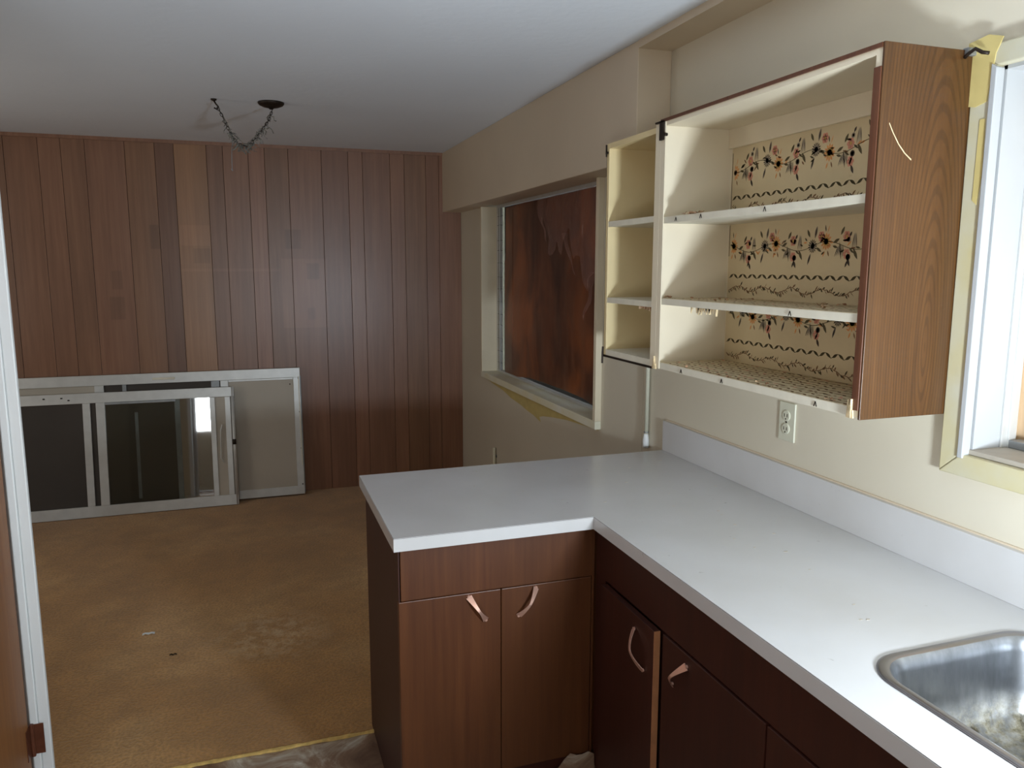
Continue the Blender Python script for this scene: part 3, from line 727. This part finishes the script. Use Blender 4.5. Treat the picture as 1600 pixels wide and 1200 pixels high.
# hinge plate at the top left corner
bm = bmesh.new(); box(bm, XC-.010, XC-.003, YL-.020, YL+.002, 2.022, 2.080); box(bm, XC-.010, XC-.003, YL-.02, YL+.03, 2.076, 2.081)
tube(bm, [(XC-.012, YL-.034, 2.036), (XC-.002, YL-.034, 2.036)], .005)
obj('hinge', bm, M_['dark'], wc)
# wallpaper back with its printed pattern
wallp = bx('wallpaper', (XB-.0075, XB-.006, YR+.022, YL-.026, 1.315, 2.005), PR['bg'], wc)
PB = lambda s, z: (XB-.0079, (YL-.03)-s, z)
bm = bmesh.new(); S1 = .855
floral_band(bm, .004, S1, 1.885, 1.992, PB, .012, None, 4)
chain_band(bm, .004, S1, 1.846, PB); vine_band(bm, .006, S1, 1.812, PB, 1.784, 2)
floral_band(bm, .004, S1, 1.625, 1.742, PB, .02, 1.762, 8)
chain_band(bm, .004, S1, 1.595, PB); vine_band(bm, .006, S1, 1.556, PB, 1.526, 5)
floral_band(bm, .004, S1, 1.416, 1.530, PB, .03, 1.503, 6)
chain_band(bm, .004, S1, 1.383, PB); vine_band(bm, .006, S1, 1.340, PB, 1.316, 9)
# dark strip at the left edge of the paper
for za, zb in ((1.79, 1.99), (1.66, 1.76)): line(bm, [(-.001, za), (-.001, zb)], .003, 'bk', PB)
obj('printed_pattern', bm, [PR[k] for k in PK], wallp)
# patterned liner on the bottom panel and the shelves
def liner(z, rows, seed, nm):
    l = bx(nm, (XC+.002, XB-.008, YR+.021, YL-.021, z, z+.0008), PR['bg'], wc)
    PL = lambda s, x: (x, (YL-.03)-s, z+.0011)
    bm = bmesh.new(); r = random.Random(seed)
    for k, x in enumerate(rows):
        if k % 3 == 2:
            q = .01
            while q < .84: leaf(bm, q, x+r.uniform(-.008, .008), r.uniform(-40, 40), r.uniform(.012, .03), .008, r.choice(('br', 'dk', 'pk', 'br')), PL); q += r.uniform(.008, .02)
        else: chain_band(bm, .006, .855, x, PL, .046, .8, 'br')
    obj('printed_pattern', bm, [PR[k] for k in PK], l); return l
liner(1.315, [-.245, -.22, -.195, -.165, -.14, -.112, -.085, -.06, -.03], 3, 'shelf_liner')
liner(1.524, [-.235, -.205, -.17, -.135, -.1, -.07, -.04], 5, 'shelf_liner')
# torn paper scraps
def scraps(root, z, yrange, xrange, n, big=.02, seed=1):
    bm = bmesh.new(); r = random.Random(seed)
    for i in range(n):
        y = r.uniform(*yrange); x = r.uniform(*xrange); L = r.uniform(.3, 1)*big; a = r.uniform(0, 3.1); h = r.uniform(.002, .008)
        n_ = 4; vs = []
        for k in range(n_+1):
            t = k/n_-.5; zz = z+.0012+h*abs(math.sin(k*1.9+i))
            for sgn in (-1, 1): vs.append(bm.verts.new((min(max(x+math.cos(a)*t*L-math.sin(a)*sgn*.003, XC-.006), XB-.01), y+math.sin(a)*t*L+math.cos(a)*sgn*.003*r.uniform(.5, 1.6), zz)))
        for k in range(n_): bm.faces.new((vs[2*k], vs[2*k+1], vs[2*k+3], vs[2*k+2]))
    o_ = obj('torn_paper', bm, M_['paper'], root); o_['kind'] = 'stuff'; return o_
scraps(shv[1], 1.783, (-.58, -.50), (-.262, -.235), 26, .03, 2)
scraps(wc, 1.525, (-.40, -.372), (-.25, -.225), 6, .022, 3)
scraps(wc, 1.525, (-1.2, -.5), (-.26, -.04), 34, .035, 4)
scraps(wc, 1.316, (-1.2, -.5), (-.255, -.24), 16, .015, 6)
bm = bmesh.new()
for i in range(14):
    y = random.choice([-.352, -.36, -.368, YR+.012, YR+.02, YR+.03]); z0_ = 1.292; 
    if y < -1: y += random.uniform(-.006, .008)
    prism(bm, [(y-.003, z0_), (y+.003, z0_), (y+random.uniform(-.002, .002), z0_+random.uniform(.015, .045))], 'X', XC-.007-random.uniform(0, .004), XC-.0035)
obj('splinters', bm, M_['paper_w'], wc)['kind'] = 'stuff'
bm = bmesh.new()
for i in range(16):   # torn paper hanging below the middle shelf
    y = -.53-random.random()*.16; prism(bm, [(y-.004, 1.5035), (y+.004, 1.5035), (y+random.uniform(-.006, .006), 1.5035-random.uniform(.008, .022))], 'X', XC+.004, XC+.006+random.uniform(0, .006))
obj('torn_paper', bm, M_['paper_w'], shv[0])['kind'] = 'stuff'
bm = bmesh.new()
for y, z in ((-.46, 1.7725), (-.60, 1.7735), (-.90, 1.7735), (-.52, 1.303), (-.74, 1.303), (-1.13, 1.303), (-1.02, 1.512)):
    for s in (-1, 1): tube(bm, [(XC-.0015, y, z+.006), (XC-.0015, y+s*.005, z-.006)], .0011, 5)
obj('staples', bm, M_['dark'], wc)['kind'] = 'stuff'

# ------------------------------------------------------------------ outlet, conduit, pipe stub
ol = thing('wall_outlet', 'ivory duplex wall outlet under the wide wall cabinet', 'outlet', (0, -.712, 1.10))
bx('cover_plate', (-.006, 0, -.749, -.677, 1.104, 1.222), M_['ivory'], ol, bevel=.002)
for z in (1.182, 1.142):
    bm = bmesh.new(); lathe(bm, [(.0165, 0), (.0165, -.0025), (.015, -.0035), (.001, -.0035)], (-.006, -.713, z), 20, 'X'); s = obj('socket', bm, M_['ivory'], ol)
    bm = bmesh.new(); box(bm, -.0102, -.0094, -.7205, -.7185, z-.004, z+.006); box(bm, -.0102, -.0094, -.7075, -.7055, z-.004, z+.006); lathe(bm, [(.0024, -.0035), (.0024, -.0042)], (-.006, -.713, z-.010), 8, 'X'); obj('slots', bm, M_['dark'], s)
bm = bmesh.new(); lathe(bm, [(.003, 0), (.003, -.0015)], (-.006, -.713, 1.162), 10, 'X'); obj('screw', bm, M_['dark'], ol)
cd = thing('wall_conduit', 'thin cream pipe running down the wall to the corner of the counter', 'pipe', (-.01, .141, .9))
bm = bmesh.new(); tube(bm, [(-.012, .141, .945), (-.012, .141, 2.0)], .0085, 12); obj('pipe', bm, M_['ivory'], cd, smooth=True)
bm = bmesh.new(); lathe(bm, [(.009, .89), (.013, .895), (.013, .925), (.010, .945), (.009, .95)], (-.013, .141, 0), 14); obj('end_fitting', bm, M_['white'], cd, smooth=True)
bm = bmesh.new(); lathe(bm, [(.011, 0), (.011, .004)], (-.012, .141, .955), 12); obj('collar', bm, M_['alu_d'], cd)
bx('wall_bead', (-.003, 0, .196, .203, .6, 2.0), M_['cream'], cd)
ps = thing('pipe_stub', 'short cream pipe stub on the wall below the dining window', 'pipe', (-.02, 2.21, .30))
bm = bmesh.new(); tube(bm, [(-.014, 2.212, .18), (-.014, 2.212, .425)], .010, 10); obj('pipe', bm, M_['yellow'], ps, smooth=True)
bm = bmesh.new(); box(bm, -.004, 0, 2.195, 2.23, .36, .375); obj('clip', bm, M_['alu_d'], ps)

# ------------------------------------------------------------------ storm windows leaning on the far wall
def lean(name, label, base_y, top_y, h, x0, x1):
    t = thing(name, label, 'storm window', ((x0+x1)/2, base_y, 0), 'storm windows leaning on the plank wall')
    t.rotation_euler = (-math.atan2(top_y-base_y, h), 0, 0); return t
def part(name, t, d, mat, bev=.002):
    bm = bmesh.new(); box(bm, d[0]-t.location.x, d[1]-t.location.x, d[2], d[3], d[4], d[5]); return obj(name, bm, mat, t, local=True, bevel=bev)
# rear, larger one: local y 0 = front face, going back
t = lean('storm_window', 'larger aluminium storm window behind, with a dusty white panel at its right end', 2.950, 3.015, .92, -3.25, -1.20)
RX0, RX1, RH = -3.25, -1.205, .918
part('frame_rail', t, (RX0, RX1, 0, .03, RH-.068, RH), M_['alu'])
part('frame_rail', t, (RX0, RX1, 0, .03, .012, .070), M_['alu'])
part('frame_stile', t, (RX0, RX0+.05, .001, .029, .070, RH-.068), M_['alu'])
st = part('frame_stile', t, (RX1-.048, RX1-.001, .001, .029, .012, RH-.004), M_['alu'])
part('track', t, (RX1-.014, RX1-.008, -.004, .001, .22, RH-.06), M_['shelf_edge'])
part('edge_flange', t, (RX1-.001, RX1+.006, .008, .026, .02, RH-.06), M_['alu_d'])
part('mullion', t, (-1.735, -1.685, .002, .022, .070, RH-.068), M_['alu'])
part('mullion', t, (-1.795, -1.740, .010, .026, .070, RH-.068), M_['alu_d'])
part('mullion', t, (-2.510, -2.455, .002, .022, .070, RH-.068), M_['alu'])
part('mullion', t, (-2.345, -2.320, .004, .022, .070, RH-.068), M_['alu_d'])
part('white_panel', t, (-1.685, RX1-.048, .012, .018, .070, RH-.068), M_['frost'], 0)
part('inner_rail', t, (-1.685, RX1-.048, .008, .012, RH-.082, RH-.068), M_['alu'])
part('screen', t, (-2.455, -1.795, .014, .016, .070, RH-.068), M_['screen'], 0)
part('glass_pane', t, (RX0+.05, -2.51, .014, .017, .070, RH-.068), M_['frost'], 0)
part('latch', t, (-2.16, -2.02, -.006, .0, RH-.045, RH-.030), M_['shelf_edge'], .003)
for x, z in ((-1.222, .84), (-1.222, .60), (-1.222, .34), (-1.222, .08), (-1.28, .80)): part('screw', t, (x, x+.008, -.003, 0, z, z+.008), M_['dark'], 0)
# front, smaller one
t = lean('storm_window', 'smaller aluminium storm window in front, with dark screens and a sliding glass pane', 2.862, 2.962, .80, -3.1, -1.65)
FX0, FX1, FH = -3.15, -1.652, .815
part('frame_rail', t, (FX0, FX1, 0, .028, FH-.066, FH), M_['alu'])
part('frame_rail', t, (FX0, FX1, 0, .028, .004, .075), M_['alu'])
part('frame_stile', t, (FX0, FX0+.05, .001, .027, .075, FH-.066), M_['alu'])
part('frame_stile', t, (FX1-.06, FX1-.024, .001, .027, .075, FH-.066), M_['alu'])
bm = bmesh.new(); x = FX1-.010-t.location.x; tube(bm, [(x, .010, .006), (x, .010, FH-.002)], .012, 12); obj('edge_tube', bm, M_['alu'], t, local=True, smooth=True)
bm = bmesh.new(); tube(bm, [(x, -.003, .42), (x, -.003, .455)], .012, 12); obj('tube_collar', bm, M_['dark'], t, local=True, smooth=True)
part('mullion', t, (-2.578, -2.534, .001, .020, .075, FH-.066), M_['alu'])
part('mullion', t, (-2.500, -2.448, -.002, .018, .075, FH-.066), M_['alu'])
part('mullion', t, (-2.030, -1.995, .014, .024, .075, FH-.066), M_['alu_d'])
part('mullion', t, (-1.808, -1.775, .001, .020, .075, FH-.066), M_['alu'])
part('screen', t, (FX0+.05, -2.578, .014, .016, .075, FH-.066), M_['screen'], 0)
part('screen', t, (-2.534, -2.500, .014, .016, .075, FH-.066), M_['screen'], 0)
part('screen', t, (-2.448, -2.030, .018, .020, .075, FH-.066), M_['screen'], 0)
part('screen_rod', t, (-2.275, -2.255, .0165, .018, .10, FH-.14), M_['alu_d'], 0)
part('glass_pane', t, (-2.448, -1.995, .009, .012, .075, FH-.066), M_['glass'], 0)
part('glass_pane', t, (-1.995, -1.808, .009, .012, .075, FH-.066), M_['mirror'], 0)
part('glass_pane', t, (-1.775, FX1-.06, .009, .012, .075, FH-.066), M_['frost'], 0)
part('inner_rail', t, (-2.448, -2.02, -.003, .009, FH-.082, FH-.066), M_['alu_d'])
bm = bmesh.new(); x = -1.735-t.location.x
tube(bm, [(x, 0, .30), (x-.018, -.004, .33), (x-.012, -.006, .52), (x, 0, .56)], .004, 8); obj('latch', bm, M_['alu'], t, local=True)
for x, z in ((-2.70, FH-.03), (-2.66, FH-.045), (-2.80, FH-.03)): part('screw', t, (x, x+.012, -.003, 0, z, z+.008), M_['dark'], 0)

# ------------------------------------------------------------------ remains of the swag lamp
sw = thing('swag_lamp_remains', 'stripped swag chain hanging in a V from ceiling hook and dark canopy', 'light fixture', (-1.5, 1.62, HC))
bm = bmesh.new(); lathe(bm, [(.064, HC), (.064, HC-.006), (.058, HC-.014), (.040, HC-.022), (.014, HC-.028), (.008, HC-.034), (.001, HC-.034)], (-1.372, 1.62, 0), 28); obj('canopy', bm, M_['dark'], sw, smooth=True)
bm = bmesh.new(); lathe(bm, [(.014, HC), (.014, HC-.006), (.006, HC-.010), (.001, HC-.010)], (-1.642, 1.62, 0), 14)
tube(bm, [(-1.642, 1.62, HC-.008), (-1.632, 1.62, HC-.025), (-1.622, 1.62, HC-.036), (-1.628, 1.62, HC-.05), (-1.642, 1.62, HC-.042)], .004, 8); obj('ceiling_hook', bm, M_['dark'], sw, smooth=True)
path = [Vector(p) for p in ((-1.626, 1.62, 2.40), (-1.606, 1.62, 2.36), (-1.592, 1.62, 2.325), (-1.568, 1.62, 2.268), (-1.535, 1.62, 2.228), (-1.505, 1.62, 2.222), (-1.475, 1.62, 2.238), (-1.426, 1.62, 2.298), (-1.386, 1.62, 2.353), (-1.366, 1.62, 2.408))]
dense = []
for a, b in zip(path, path[1:]):
    k = max(1, int((b-a).length/.0135))
    dense += [a.lerp(b, i/k) for i in range(k)]
dense.append(path[-1])
bm = bmesh.new()
for i, (a, b) in enumerate(zip(dense, dense[1:])):
    d = (b-a).normalized(); c = (a+b)/2; s = Vector((0, 1, 0)) if i % 2 else d.cross(Vector((0, 1, 0))).normalized()
    ring = [c+d*.0105*math.cos(q*math.pi/4)+s*.006*math.sin(q*math.pi/4) for q in range(9)]
    tube(bm, ring, .0017, 5)
obj('chain', bm, M_['dark'], sw)
tube_c = bmesh.new()
r = random.Random(11)
def strand(bm, c, n, spread, rad):
    p = Vector(c); pts = [p.copy()]
    for i in range(n):
        p = p+Vector((r.uniform(-1, 1), r.uniform(-.7, .7), r.uniform(-1.3, .5)))*spread; pts.append(p.copy())
    tube(bm, pts, rad, 4)
bm = tube_c
for i in range(90):
    c = dense[min(len(dense)-1, int(r.triangular(3, len(dense)-2, len(dense)*.42)))]
    strand(bm, c, r.randint(2, 4), .015, r.uniform(.0014, .0034))
tube(bm, [dense[0], dense[3]+Vector((.004, .004, 0)), dense[8]+Vector((.006, 0, .004)), dense[14]+Vector((0, -.006, .004)), dense[20], dense[26]+Vector((0, .006, .003)), dense[-1]], .0022, 6)
obj('frayed_wires', bm, plain('grey_wire', srgb(128, 124, 114), .6, .6, 60), sw)
bm = bmesh.new(); tube(bm, [(-1.562, 1.62, 2.25), (-1.570, 1.62, 2.20), (-1.572, 1.62, 2.15), (-1.5725, 1.62, 2.098)], [.0015, .0018, .0022, .0016], 6); tube(bm, [(-1.576, 1.62, 2.108), (-1.570, 1.62, 2.098)], .003, 6)
obj('dangling_wire', bm, M_['alu_d'], sw)
